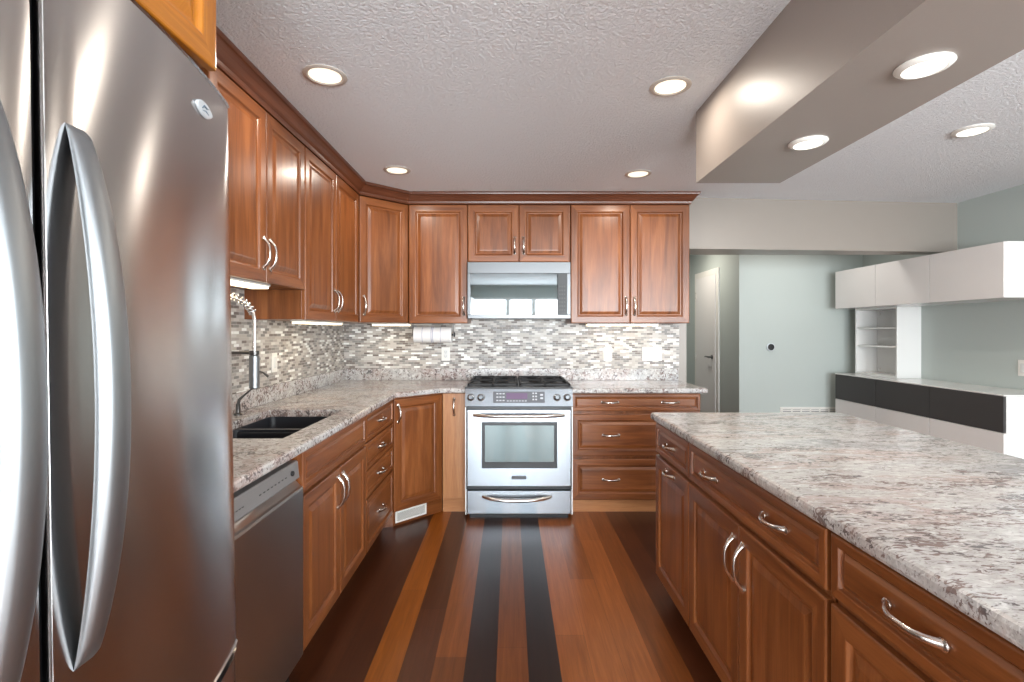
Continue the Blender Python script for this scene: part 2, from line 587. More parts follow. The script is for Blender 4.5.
def bow_handle(parent, x, z, y=-0.020, L=0.13, vertical=True, p=0.030, r=0.0062, mat='nickel'):
    """arched pull; (x, z) is its centre on the front"""
    pts, rad = [], []
    N = 16
    for i in range(N + 1):
        s = -1 + 2 * i / N
        out = p * (1 - abs(s) ** 2.6)
        al = s * L / 2
        pts.append((0, -out, al) if vertical else (al, -out, 0))
        rad.append(r * (1.0 + 0.75 * abs(s) ** 3))
    mb = MB().tube(pts, rad, 10, 0.7 if vertical else 0.7, up=(1, 0, 0) if vertical else (0, 0, 1))
    for s in (-1, 1):
        c = (0, 0, s * (L / 2 - 0.001)) if vertical else (s * (L / 2 - 0.001), 0, 0)
        mb.lathe([(r * 1.9, 0.0), (r * 1.9, -0.003), (r * 1.3, -0.006)], 12, c, 'Y')
    return mb.build('handle', M[mat], parent, (x, y - 0.0005, z), smooth=40)

def wood_box(name, x0, x1, y0, y1, z0, z1, parent, mat='cherry', ch=0.0015):
    return MB().box(x0, x1, y0, y1, z0, z1, ch).build(name, M[mat], parent)

G = 0.0025     # half the gap between two fronts

def door_on(cab, x0, x1, z0, z1, hx=None, hz=None, vertical=True, L=0.13, mat='cherry'):
    d = raised_panel('door', x1 - x0 - 2 * G, z1 - z0 - 2 * G, cab, x0 + G, z0 + G, mat=mat)
    if hx is not None:
        bow_handle(d, hx - x0 - G, hz - z0 - G, L=L, vertical=vertical)
    return d

def drawer_on(cab, x0, x1, z0, z1, handles=(), s=0.45, L=0.115, name='drawer', hz=None, mat='cherry'):
    d = raised_panel(name, x1 - x0 - 2 * G, z1 - z0 - 2 * G, cab, x0 + G, z0 + G, s=s, horizontal=True, mat=mat)
    zc = (hz if hz is not None else (z0 + z1) / 2) - z0 - G
    for hx in handles:
        bow_handle(d, hx - x0 - G, zc, L=L, vertical=False, y=-0.0175)
    return d

# ------------------------------------------------------------------ the room
struct(MB().box(ROOM_L - .1, ROOM_R + .1, REAR - .1, HALL_END + .1, -0.1, 0.0).build('floor', M['floor']))
struct(MB().box(ROOM_L - .1, ROOM_R + .1, REAR - .1, HALL_END + .1, CEIL, CEIL + 0.1).build('ceiling', M['ceiling']))
struct(MB().box(ROOM_L - .1, ROOM_L, REAR, HALL_END, 0, CEIL).build('wall_left', M['taupe']))
struct(MB().box(ROOM_L, 1.50, BACK, BACK + .1, 0, CEIL).build('wall_back', M['taupe']))
# header over the opening to the dining side; it runs slightly askew
struct(MB().prism([(1.402, 4.0), (ROOM_R, 4.18), (ROOM_R, 4.33), (1.402, 4.33)], 1.99, CEIL).build('wall_header', M['taupe']))
def holed_wall(name, u0, u1, z0, z1, holes, place, mat):
    mb = MB()
    us = sorted({u0, u1, *[h[0] for h in holes], *[h[1] for h in holes]})
    zs = sorted({z0, z1, *[h[2] for h in holes], *[h[3] for h in holes]})
    for a, b in zip(us, us[1:]):
        for c, d in zip(zs, zs[1:]):
            if any(h[0] <= (a + b) / 2 <= h[1] and h[2] <= (c + d) / 2 <= h[3] for h in holes):
                continue
            mb.box(*place(a, b, c, d))
    return struct(mb.build(name, mat))
holed_wall('wall_right', REAR, FARW + .1, 0, CEIL, [ADDED_SIDE_WIN], lambda a, b, c, d: (ROOM_R, ROOM_R + .1, a, b, c, d), M['teal'])
holed_wall('wall_rear', ROOM_L, ROOM_R, 0, CEIL, WINDOWS, lambda a, b, c, d: (a, b, REAR - .1, REAR, c, d), M['teal'])
struct(MB().box(2.43, ROOM_R, FARW, FARW + .1, 0, CEIL).build('wall_far', M['teal']))
struct(MB().box(2.43, 2.53, FARW + .1, HALL_END, 0, CEIL).build('wall_hall', M['teal']))
struct(MB().box(ROOM_L, 2.53, HALL_END, HALL_END + .1, 0, CEIL).build('wall_end', M['teal']))
# window frames of the rear wall and the added side window
def win_frame(n, x0, x1, z0, z1, side=False):
    w = 0.05
    mb = MB()
    bx = (lambda a, b, c, d: mb.box(a, b, REAR - .012, REAR + .02, c, d)) if not side else (lambda a, b, c, d: mb.box(ROOM_R - .02, ROOM_R + .012, a, b, c, d))
    bx(x0 - w, x0, z0 - w, z1 + w); bx(x1, x1 + w, z0 - w, z1 + w); bx(x0, x1, z1, z1 + w); bx(x0, x1, z0 - w, z0)
    struct(mb.build('window_%d' % n, M['trim_white']))
for i, w_ in enumerate(WINDOWS):
    win_frame(i + 1, *w_)
win_frame(5, *ADDED_SIDE_WIN, side=True)
# soffit beam over the island
struct(MB().box(0.909, 1.319, -2.0, 2.443, 2.053, CEIL).build('ceiling_beam', M['beam']))
# mosaic backsplash
def wall_quad(name, pts, size, mat, th):
    (p0, ux) = pts
    p0, ux = Vector(p0), Vector(ux)
    w, h = size
    nrm = Vector((ux.y, -ux.x, 0))
    v = [p0, p0 + ux * w, p0 + ux * w + Vector((0, 0, h)), p0 + Vector((0, 0, h))]
    v2 = [p + nrm * th for p in v]
    vs = v + v2
    fs = [(0, 1, 2, 3), (4, 5, 6, 7), (0, 1, 5, 4), (1, 2, 6, 5), (2, 3, 7, 6), (3, 0, 4, 7)]
    u4 = [(0, 0), (w, 0), (w, h), (0, h)]
    uv = [u4, u4] + [[u4[i % 4] for i in f] for f in fs[2:]]
    o = mesh(name, [p - p0 for p in vs], fs, mat, None, p0, uvs=uv)
    return o
bs = wall_quad('trim_1', ((ROOM_L, BACK, 1.0), (1, 0, 0)), (2.851, 0.44), M['mosaic'], 0.006)
struct(bs)
bs2 = wall_quad('trim_2', ((ROOM_L, 1.10, 1.0), (0, 1, 0)), (BACK - 1.10, 0.56), M['mosaic'], 0.006)
struct(bs2)

# hall door
def hall_door():
    mb = MB()
    y0, y1, zt = 5.86, 6.46, 2.0
    cs = MB().box(2.412, 2.43, y0 - .07, y0, 0, zt + .07, .004).box(2.412, 2.43, y1, y1 + .07, 0, zt + .07, .004).box(2.412, 2.43, y0, y1, zt, zt + .07, .004)
    struct(cs.build('trim_3', M['trim_white']))
    d = struct(MB().box(2.405, 2.43, y0 + .003, y1 - .003, 0.006, zt - .003, .002).build('door_1', M['white_laminate']))
    h = MB().lathe([(0.026, 0), (0.026, -0.008), (0.011, -0.012), (0.011, -0.045)], 16, (2.405, 5.95, 1.02), 'X')
    h.tube([(2.363, 5.95, 1.02), (2.358, 5.97, 1.022), (2.358, 6.02, 1.025), (2.362, 6.06, 1.018)], [.010, .010, .008, .007], 10)
    h.build('door_handle', M['dark_metal'], d, smooth=40)
    for z in (0.25, 1.0, 1.78):
        MB().box(2.398, 2.41, 6.452, 6.468, z - .045, z + .045).build('hinge', M['nickel'], d)
hall_door()

# ------------------------------------------------------------------ refrigerator
def fridge():
    rt = thing('refrigerator', 'large stainless steel french door refrigerator with two curved bow handles', 'refrigerator', (-0.545, 0.11, 0), R(90))
    rt.rotation_euler = (R(-0.9), 0, R(90))
    rt.rotation_mode = 'XYZ'
    # local: x along the wall (0 .. 0.91), -y towards the room
    Wd = 0.91
    wood_box('body', 0.01, Wd - 0.01, 0.07, 0.80, 0.03, 1.765, rt, 'charcoal_steel')
    bul = lambda x: 0.055 * (1 - (2 * x / Wd - 1) ** 2)
    def contour(x0, x1, back=0.062, r=0.012):
        if back < .05:      # a curved sheet of even thickness, folded at its two upright edges
            pts = [(x0 + (x1 - x0) * i / 22, -bul(x0 + (x1 - x0) * i / 22) + .012) for i in range(23)]
        else:
            pts = [(x0, back), (x1, back)]
        xs = [x1 - (x1 - x0) * i / 22 for i in range(23)]
        pts.append((x1, -bul(x1) + r))
        pts.append((x1 - r * .3, -bul(x1) + r * .3))
        for x in xs[1:-1]:
            pts.append((x, -bul(x)))
        pts.append((x0 + r * .3, -bul(x0) + r * .3))
        pts.append((x0, -bul(x0) + r))
        return pts
    mid = 0.437
    doors = []
    for (a, b) in ((0.0, mid - 0.006), (mid + 0.006, Wd)):
        d = MB().prism(contour(a, b, 0.012 if b > mid + .1 else 0.012, 0.006), 0.70, 1.787, 0.003).build('door', M['steel_fridge'], rt, smooth=30)
        lp = [(a + .001, .062), (b - .001, .062)] + [(b - .001 - (b - a - .002) * i / 22, -bul(b - .001 - (b - a - .002) * i / 22) + .0125) for i in range(23)]
        MB().prism(lp, 0.702, 1.785).build('door_liner', M['black'], d)
        doors.append(d)
    fz = MB().prism(contour(0.0, Wd), 0.09, 0.685, 0.003).build('freezer_drawer', M['steel_fridge'], rt, smooth=30)
    MB().box(0.02, Wd - .02, 0.02, 0.08, 0.0, 0.085).build('base_grille', M['black'], rt)
    MB().box(0.03, Wd - .03, 0.0, 0.05, 0.675, 1.75).build('door_gasket', M['black'], rt)
    def bar(xc, z0, z1, parent, tilt):
        N = 36
        vs, fs = [], []
        sec = [(-.021, 0), (-.019, -.007), (-.012, -.0115), (0, -.013), (.012, -.0115), (.019, -.007), (.021, 0), (.019, .006), (.010, .009), (-.010, .009), (-.019, .006)]
        n = len(sec)
        zc, hl = (z0 + z1) / 2, (z1 - z0) / 2
        for i in range(N + 1):
            s = -1 + 2 * i / N
            out = 0.036 * (1 - abs(s) ** 2.0) ** 0.9 if abs(s) < 1 else 0
            wv = 0.72 + 0.28 * (1 - abs(s) ** 3)
            for (a, b) in sec:
                vs.append((xc + a * wv, -bul(xc) - out + b * wv - 0.004, zc + s * hl - b * 0.9 * (-1 if s > 0 else 1) * abs(s)))
        for i in range(N):
            for j in range(n):
                fs.append((i * n + j, i * n + (j + 1) % n, (i + 1) * n + (j + 1) % n, (i + 1) * n + j))
        fs.append(tuple(range(n)))
        fs.append(tuple(N * n + j for j in range(n)))
        return mesh('handle', vs, fs, M['handle_satin'], parent, smooth=50)
    bar(0.374, 0.940, 1.566, doors[0], 1)
    bar(0.482, 0.940, 1.566, doors[1], 1)
    hb = MB()
    bar_f = [(x, -bul(x) - 0.05 * (1 - abs((x - Wd / 2) / 0.36) ** 2.2), 0.60) for x in [Wd / 2 - 0.36 + 0.72 * i / 20 for i in range(21)]]
    hb.tube(bar_f, 0.014, 10).build('handle', M['steel_bright'], fz, smooth=50)
    # oval maker's badge with a swoosh
    xb = 0.775
    base = []
    for i in range(28):
        t = 2 * PI * i / 28
        base.append((0.026 * math.cos(t) * (1 + 0.22 * abs(math.cos(t)) ** 5), 0.0135 * math.sin(t)))
    bmk = MB().prism(base, 0, 0.006, 0.002)
    ang = math.atan(0.055 * 4 / Wd * (2 * xb / Wd - 1))
    mtx = Matrix.Translation((xb, -bul(xb) + 0.001, 1.722)) @ Matrix.Rotation(ang, 4, 'Z') @ Matrix.Rotation(R(90), 4, 'X')
    bmk.xform(mtx)
    bd = bmk.build('badge', M['badge_silver'], doors[1], smooth=40)
    sw = MB().tube([(-0.014, -0.003, .0062), (-0.006, 0.004, .0064), (0.004, 0.003, .0064), (0.014, 0.006, .0062)], [.0008, .0018, .0018, .0008], 6)
    sw.tube([(-0.012, -0.006, .0062), (0.0, -0.003, .0064), (0.013, -0.005, .0062)], [.0006, .0012, .0006], 6)
    sw.xform(mtx).build('emblem', M['badge_blue'], bd)
    return rt
M['charcoal_steel'] = plain('charcoal_steel', srgb(60, 60, 62), 0.5)
M['badge_silver'] = plain('badge_silver', srgb(206, 212, 216), 0.3, 0.3)
M['handle_satin'] = plain('satin_steel', (0.32, 0.34, 0.355, 1), 0.42, 1.0)
M['badge_blue'] = plain('badge_blue', srgb(120, 140, 156), 0.3, 0.6)
fridge()

# cabinet over the refrigerator with its end panel
oc = thing('wall_cabinet', 'cherry cabinet, amber light painted into its colour, hung directly above the steel refrigerator', 'cabinet', (-0.68, 0.07, 1.925), R(90))
wood_box('body', 0, 1.06, 0, 0.725, 0, 0.465, oc, 'amber')
door_on(oc, 0, 0.53, -0.012, 0.462, mat='amber')
door_on(oc, 0.53, 1.06, -0.012, 0.462, mat='amber')
ep = thing('end_panel', 'tall wooden end panel between the refrigerator and dishwasher', 'panel', (-0.69, 1.064, 0), R(90))
wood_box('panel', 0, 0.024, 0, 0.72, 0, 1.922, ep, 'cherry')

# ------------------------------------------------------------------ wall cabinets
def wall_cab(label, loc, rz, w, h, depth):
    c = thing('wall_cabinet', label, 'cabinet', loc, rz, None)
    wood_box('body', 0, w, 0, depth, 0, h, c)
    return c
ZT = 2.312
FX = -1.105           # carcass face of the left run (door faces at -1.085)
c = wall_cab('shorter cherry two-door wall cabinet above the black sink', (FX, 1.80, 1.548), R(90), 0.848, ZT - 1.548, 0.309)
door_on(c, 0, 0.430, -.004, ZT - 1.548, 0.430 - 0.030, 0.125)
door_on(c, 0.430, 0.848, -.004, ZT - 1.548, 0.430 + 0.030, 0.125)
c = wall_cab('cherry two-door wall cabinet between the short sink cabinet and the angled corner', (FX, 2.652, 1.392), R(90), 0.940, ZT - 1.392, 0.309)
door_on(c, 0, 0.470, -.004, ZT - 1.392, 0.470 - 0.030, 0.125)
door_on(c, 0.470, 0.940, -.004, ZT - 1.392, 0.470 + 0.030, 0.125)
# angled corner cabinet
cc = thing('corner_wall_cabinet', 'angled cherry corner wall cabinet with a single door', 'cabinet', (-1.1, 3.9, 1.392))
px = lambda x, y: (x + 1.1, y - 3.9)
MB().prism([px(-1.413, 3.594), px(-1.105, 3.594), px(-1.100, 3.614), px(-0.803, 3.894), px(-0.792, 3.905), px(-0.792, 4.242), px(-1.413, 4.242)], 0, ZT - 1.392, 0.001).build('body', M['cherry'], cc)
dl = math.hypot(0.297, 0.28)
ang = math.atan2(0.28, 0.297)
cd = raised_panel('door', dl - 0.006, ZT - 1.392 - 0.006, cc, 0, 0)
cd.location = (*px(-1.085 - .0137 + 0.003 * math.cos(ang), 3.60 + .0145 + 0.003 * math.sin(ang)), 0.0)
cd.rotation_euler = (0, 0, ang)
bow_handle(cd, 0.035, 0.125)
FY = 3.90
c = wall_cab('cherry single-door wall cabinet over the paper towel roll', (-0.788, FY, 1.392), 0, 0.458, ZT - 1.392, 0.345)
door_on(c, 0, 0.458, -.004, ZT - 1.392, 0.458 - 0.030, 0.13)
c = wall_cab('small low cherry wall cabinet above the microwave', (-0.328, FY, 1.868), 0, 0.796, ZT - 1.868, 0.345)
door_on(c, 0, 0.398, -.004, ZT - 1.868, 0.398 - 0.035, 0.125, L=0.12)
door_on(c, 0.398, 0.796, -.004, ZT - 1.868, 0.398 + 0.035, 0.125, L=0.12)
c = wall_cab('cherry two-door wall cabinet over the blank white wall plate', (0.470, FY, 1.392), 0, 0.926, ZT - 1.392, 0.345)
door_on(c, 0, 0.463, -.004, ZT - 1.392, 0.463 - 0.033, 0.13)
door_on(c, 0.463, 0.926, -.004, ZT - 1.392, 0.463 + 0.033, 0.13)

# crown moulding along the tops
def crown():
    path = [Vector(p) for p in [(-1.088, 1.10), (-1.088, 3.597), (-0.789, 3.883), (1.398, 3.883), (1.398, 3.995)]]
    prof = [(0.0, 2.314), (0.006, 2.314), (0.010, 2.322), (0.012, 2.334), (0.018, 2.338), (0.024, 2.344), (0.036, 2.362), (0.046, 2.374), (0.050, 2.378), (0.058, 2.380), (0.060, 2.388), (0.060, 2.3985), (-0.06, 2.3985), (-0.06, 2.314)]
    nrm = []
    for i in range(len(path)):
        es = []
        if i > 0: es.append((path[i] - path[i - 1]).normalized())
        if i < len(path) - 1: es.append((path[i + 1] - path[i]).normalized())
        ns = [Vector((e.y, -e.x)) for e in es]
        m = sum(ns, Vector((0, 0)))
        m = m / m.dot(ns[0])
        nrm.append(m)
    n = len(prof)
    vs, fs, uvs = [], [], []
    run = 0
    for i, p in enumerate(path):
        for (o, z) in prof:
            q = p + nrm[i] * o
            vs.append((q.x, q.y, z - 2.314))
    ln = [0]
    for i in range(1, len(path)):
        ln.append(ln[-1] + (path[i] - path[i - 1]).length)
    for i in range(len(path) - 1):
        for j in range(n):
            q = (i * n + j, (i + 1) * n + j, (i + 1) * n + (j + 1) % n, i * n + (j + 1) % n)
            fs.append(q)
            uvs.append([(j * .012, ln[i]), (j * .012, ln[i + 1]), (j * .012 + .012, ln[i + 1]), (j * .012 + .012, ln[i])])
    for e in (tuple(range(n)), tuple((len(path) - 1) * n + j for j in reversed(range(n)))):
        fs.append(e)
        uvs.append([(0, 0)] * n)
    o = mesh('crown_molding', vs, fs, M['cherry_dark'], None, (0, 0, 2.314), uvs=uvs)
    bm = bmesh.new(); bm.from_mesh(o.data); bmesh.ops.recalc_face_normals(bm, faces=bm.faces); bm.to_mesh(o.data); bm.free()
    tag(o, 'dark cherry crown molding running along the tops of the wall cabinets', 'molding')
crown()

# lamps under the wall cabinets
def under_light(label, loc, rz, L, power):
    t = thing('under_cabinet_light', label, 'light', loc, rz)
    MB().box(0, L, 0, 0.09, -0.004, 0, 0.001).box(0, L, 0, 0.004, -.010, -.004).box(0, L, 0.086, 0.09, -.010, -.004).box(0, 0.004, 0, .09, -.010, -.004).box(L - .004, L, 0, .09, -.010, -.004).build('housing', M['white_plastic'], t)
    MB().box(0.006, L - .006, 0.006, 0.084, -0.020, -0.006, .002).build('lens', M['strip'], t)
    lo = area('under_cabinet_lamp', (0, 0, 0), (0, 0, 0), L * .95, 0.08, power * .45, (1.0, 0.84, 0.6))
    lo.parent = t
    lo.location = (L / 2, 0.045, -0.030)
    return t
under_light('glowing strip light under the short cabinet over the sink', (-1.125, 1.83, 1.547), R(90), 0.52, 1.2)
under_light('glowing strip light under the far two-door cabinet beside the corner', (-1.14, 2.80, 1.391), R(90), 0.62, 1.2)
under_light('glowing strip light under the angled corner cabinet', (-1.10, 3.96, 1.391), 0, 0.30, 0.8)
under_light('glowing strip light under the two-door cabinet over the blank plate', (0.62, 4.03, 1.391), 0, 0.58, 0.25)

# ------------------------------------------------------------------ microwave
def microwave():
    t = thing('microwave', 'stainless over-the-range microwave with dark mirrored door', 'microwave', (-0.326, 3.83, 1.425))
    w, h = 0.79, 0.436
    MB().box(0.003, w - .003, 0.022, 0.405, 0.012, h, .003).build('body', M['steel_mw'], t)
    x0, x1, z0, z1 = 0.024, w - 0.028, 0.030, 0.345
    d = MB()
    d.box(0, w, -.006, 0.022, z1, h - .002, .003).box(0, w, -.006, 0.022, 0.0, z0, .003).box(0, x0, -.006, 0.022, z0, z1, .002).box(x1, w, -.006, 0.022, z0, z1, .002)
    dr = d.build('door', M['steel_mw'], t)
    MB().box(x0 - .002, x1 - 0.072, -.002, 0.018, z0 - .002, z1 + .002, .001).build('window', M['mirror_glass'], dr)
    cp = MB().box(x1 - 0.070, x1 + .002, -.003, 0.018, z0 - .002, z1 + .002, .001).build('control_panel', M['black'], t)
    for r_ in range(7):
        for c_ in range(3):
            MB().box(x1 - 0.060 + c_ * 0.018, x1 - 0.049 + c_ * 0.018, -.0045, -.002, z0 + .03 + r_ * 0.03, z0 + .042 + r_ * 0.03).build('key', M['charcoal'], cp)
    v = MB()
    for i in range(30):
        v.box(0.04 + i * 0.024, 0.054 + i * 0.024, 0.03, 0.036, -.0005, 0.012)
    v.box(0.03, w - .03, 0.036, 0.39, 0.0, 0.0125)
    v.build('vent_grille', M['dark_metal'], t)
microwave()

# ------------------------------------------------------------------ base cabinets
ZB, ZBT = 0.105, 0.878
def base_cab(label, loc, rz, w, depth, open_top=False, recess=0.06, kick='cherry', mat='cherry', name='base_cabinet'):
    c = thing(name, label, 'cabinet', loc, rz)
    if not open_top:
        wood_box('body', 0.0005, w - .0005, 0, depth, ZB - .002, ZBT, c, mat)
    else:
        mb = MB().box(0.0005, 0.018, 0, depth, ZB, ZBT).box(w - .018, w - .0005, 0, depth, ZB, ZBT).box(0.018, w - .018, depth - .012, depth, ZB, ZBT).box(.018, w - .018, 0, depth - .012, ZB, ZB + .018).box(.018, w - .018, 0, .018, ZB + .018, ZBT)
        mb.build('body', M[mat], c)
    flip_uv(MB().box(0.0005, w - .0005, recess, depth - .02, 0.0, ZB - .002).build('toe_kick', M[kick], c))
    return c
BX = -0.805
c = base_cab('cherry sink base cabinet with false drawer front beside the dishwasher', (BX, 1.897, 0), R(90), 0.838, 0.605, True)
raised_panel('false_front', 0.838 - 2 * G, 0.155, c, G, 0.716, s=0.5, horizontal=True)
door_on(c, 0, 0.419, ZB, 0.702, 0.419 - 0.032, 0.595, L=0.14)
door_on(c, 0.419, 0.838, ZB, 0.702, 0.419 + 0.032, 0.595, L=0.14)
c = base_cab('cherry four-drawer base cabinet beside the angled corner door', (BX, 2.736, 0), R(90), 0.630, 0.605)
for (a, b) in ((0.716, 0.872), (0.560, 0.712), (0.405, 0.556), (ZB, 0.401)):
    drawer_on(c, 0, 0.630, a, b, (0.315,), s=0.45 if b - a < .2 else 0.6)
# angled corner base
cc = thing('corner_base_cabinet', 'angled cherry corner base cabinet with one tall door', 'cabinet', (-0.9, 3.8, 0))
pb = lambda x, y: (x + 0.9, y - 3.8)
poly = [pb(-1.410, 3.367), pb(-.806, 3.367), pb(-.799, 3.384), pb(-.509, 3.674), pb(-.498, 3.68), pb(-.498, 4.225), pb(-1.410, 4.225)]
MB().prism(poly, ZB, ZBT, .001).build('body', M['cherry'], cc)
dl = 0.29 * math.sqrt(2)
cd = raised_panel('door', dl - .008, 0.762, cc, 0, 0)
cd.location = (*pb(-.785 - .0142 + .003, 3.37 + .0142 + .003), ZB)
cd.rotation_euler = (0, 0, R(45))
bow_handle(cd, 0.033, 0.665, L=0.115)
kp = [pb(-1.35, 3.375), pb(-.870, 3.375), pb(-.795, 3.40), pb(-.503, 3.692), pb(-.503, 4.2), pb(-1.35, 4.2)]
flip_uv(MB().prism(kp, 0, ZB - .001).build('toe_kick', M['cherry'], cc))
# floor register set in the kick
rg = thing('floor_register', 'white metal air register at the foot of the angled corner cabinet', 'vent', (-0.7815, 3.4015, 0.022), R(45))
MB().box(0, 0.255, -.006, 0, 0, 0.012, .001).box(0, 0.255, -.006, 0, 0.066, 0.078, .001).box(0, .014, -.006, 0, .012, .066).box(.241, .255, -.006, 0, .012, .066).build('frame', M['white_plastic'], rg)
MB().box(.014, .241, -.0015, 0, .012, .066).build('backing', M['charcoal'], rg)
sl = MB()
for i in range(28):
    sl.box(.018 + i * .008, .0215 + i * .008, -.005, -.0015, .014, .064)
sl.build('louvre', M['white_plastic'], rg)
# narrow pull-out
c = base_cab('narrow pale wood pull-out cabinet left of the range', (-0.495, 3.68, 0), 0, 0.170, 0.545, recess=0.004, kick='blond', mat='blond', name='pullout_cabinet')
d = MB().box(G, 0.170 - G, -.020, 0, ZB + .004, 0.873, .003).build('front_panel', M['blond'], c)
bow_handle(d, 0.085, 0.775, L=0.115)
# drawers right of the range
c = base_cab('wide cherry three-drawer base cabinet right of the range', (0.452, 3.68, 0), 0, 0.946, 0.545, recess=0.004, kick='blond')
drawer_on(c, 0, 0.946, 0.742, 0.872, (0.28, 0.722), s=0.42)
drawer_on(c, 0, 0.946, 0.410, 0.722, (0.287,), s=0.85)
drawer_on(c, 0, 0.946, 0.090, 0.392, (0.287,), s=0.85)

# ------------------------------------------------------------------ worktops
CZ0, CZ1 = 0.880, 0.916
HOLE = [(-1.262, 1.926), (-0.876, 1.926), (-0.876, 2.63), (-1.262, 2.63)]
ct = thing('countertop', 'speckled granite worktop around the sink and corner', 'countertop', (0, 0, CZ0))
slab([(-1.411, 1.092), (-0.760, 1.092), (-0.760, 3.348), (-0.508, 3.605), (-0.323, 3.605), (-0.323, 4.242), (-1.411, 4.242)], HOLE, 0, CZ1 - CZ0).build('slab', M['granite'], ct)
up = MB().box(-1.4085, -1.389, 1.094, 4.2415, CZ1 - CZ0, 0.131, .002).box(-1.389, -0.3235, 4.222, 4.2415, CZ1 - CZ0, 0.131, .002)
up.build('upstand', M['granite'], ct)
cr = thing('countertop', 'short granite worktop right of the range', 'countertop', (0, 0, CZ0))
slab([(0.450, 3.605), (1.425, 3.605), (1.425, 4.242), (0.450, 4.242)], None, 0, CZ1 - CZ0).build('slab', M['granite'], cr)
MB().box(-0.3225, 1.423, 4.222, 4.2415, CZ1 - CZ0, 0.131, .002).build('upstand', M['granite'], cr)

# ------------------------------------------------------------------ sink and faucet
def sink():
    t = thing('sink', 'black double-bowl undermount sink set in the granite', 'sink', (0, 0, 0.67))
    zt = CZ0 - 0.67 - .001
    def bowl(x0, x1, y0, y1, zb):
        r = 0.035
        def loop(i, z):
            out = []
            for (cx, cy, a0) in ((x1 - i - r, y0 + i + r, -90), (x1 - i - r, y1 - i - r, 0), (x0 + i + r, y1 - i - r, 90), (x0 + i + r, y0 + i + r, 180)):
                for k in range(5):
                    a = R(a0 + 22.5 * k)
                    out.append((cx + r * math.cos(a), cy + r * math.sin(a), z))
            return out
        rings = [loop(-.012, zt), loop(0, zt), loop(.004, zb + .03), loop(.012, zb + .008), loop(.035, zb), loop(.035, zb - .008), loop(-.008, zb + .0), loop(-.012, zt - .012)]
        n = len(rings[0])
        vs = [p for rg_ in rings for p in rg_]
        fs = []
        for i in range(len(rings) - 1):
            if i == 4:
                continue
            for j in range(n):
                fs.append((i * n + j, i * n + (j + 1) % n, (i + 1) * n + (j + 1) % n, (i + 1) * n + j))
        b = (len(rings) - 1) * n
        for j in range(n):
            fs.append((b + j, b + (j + 1) % n, (j + 1) % n, j))
        fs.append(tuple(4 * n + j for j in range(n)))
        fs.append(tuple(5 * n + j for j in reversed(range(n))))
        bw = mesh('bowl', vs, fs, M['sink'], t, smooth=40)
        MB().lathe([(0.0, 0.001), (.03, .001), (.042, .004), (.044, .0005)], 20, ((x0 + x1) / 2, (y0 + y1) / 2, zb)).build('drain', M['steel_bright'], bw, smooth=40)
    bowl(-1.258, -0.880, 2.312, 2.626, 0.04)
    bowl(-1.258, -0.880, 1.932, 2.284, 0.02)
    MB().box(-1.256, -0.882, 2.276, 2.320, zt - .055, zt - .010, .006).build('divider', M['sink'], t)
sink()

def faucet():
    t = thing('kitchen_faucet', 'tall chrome pull-down spring faucet behind the black sink', 'faucet', (-1.327, 2.03, CZ1 + .0008))
    # local: x towards the room
    MB().lathe([(0.028, 0), (0.028, .008), (.020, .016), (.017, .03), (.017, .34), (.014, .35), (.012, .36), (.012, .46)], 20).build('post', M['chrome'], t, smooth=40)
    MB().tube([(0.0, -.018, .10), (0.0, -.045, .105), (0.01, -.06, .13), (.02, -.075, .18)], [.009, .008, .006, .005], 10).build('lever', M['chrome'], t, smooth=40)
    # arch from the post over to the hanging spray head
    hx = 0.289
    arch = []
    for i in range(33):
        a = PI - PI * i / 32
        arch.append(Vector((hx / 2 + hx / 2 * math.cos(a), 0, .46 + 0.10 * math.sin(a))))
    arch = arch[:33]
    path = arch + [Vector((hx, 0, .46 - .15 * i / 6)) for i in range(1, 7)]
    MB().tube(path, 0.0075, 10).build('hose', M['nickel'], t, smooth=40)
    # coil spring around the arch
    hel, turns, N = [], 21, 21 * 12
    for i in range(N + 1):
        f = i / N * (len(arch) - 1) * 0.93
        k = min(int(f), len(arch) - 2)
        p = arch[k].lerp(arch[k + 1], f - k)
        d = (arch[k + 1] - arch[k]).normalized()
        u = Vector((0, 1, 0))
        w = d.cross(u)
        a = 2 * PI * turns * i / N
        hel.append(p + (u * math.cos(a) + w * math.sin(a)) * 0.0135)
    MB().tube(hel, 0.0034, 6).build('spring', M['chrome'], t, smooth=60)
    MB().tube([(0, 0, .325), (hx * .5, 0, .325), (hx + .014, 0, .325)], [.007, .006, .006], 10).lathe([(.014, -.008), (.019, -.008), (.019, .008), (.014, .008)], 18, (hx, 0, .325)).build('support_arm', M['dark_metal'], t, smooth=40)
    sh = MB().lathe([(.010, .32), (.019, .312), (.020, .30), (.020, .21), (.020, .20), (.020, .183), (.016, .18)], 20, (hx, 0, 0)).build('spray_head', M['handle_satin'], t, smooth=40)
    MB().tube([(hx + .012, 0.0, .25), (hx + .028, .012, .245), (hx + .045, .024, .226)], [.004, .003, .0055], 8).build('spray_trigger', M['dark_metal'], sh, smooth=40)
    t.rotation_euler = (0, 0, R(0))
faucet()
sd = thing('soap_dispenser', 'small dark soap dispenser pump on the granite behind the sink', 'soap dispenser', (-1.338, 2.46, CZ1 + .0008))
MB().lathe([(.020, 0), (.020, .006), (.012, .012), (.010, .05), (.011, .055)], 16).build('pump', M['dark_metal'], sd, smooth=40)
MB().tube([(0, 0, .05), (0.005, .0, .075), (.03, .01, .10), (.062, .015, .128)], [.008, .007, .005, .004], 10).build('spout', M['dark_metal'], sd, smooth=40)

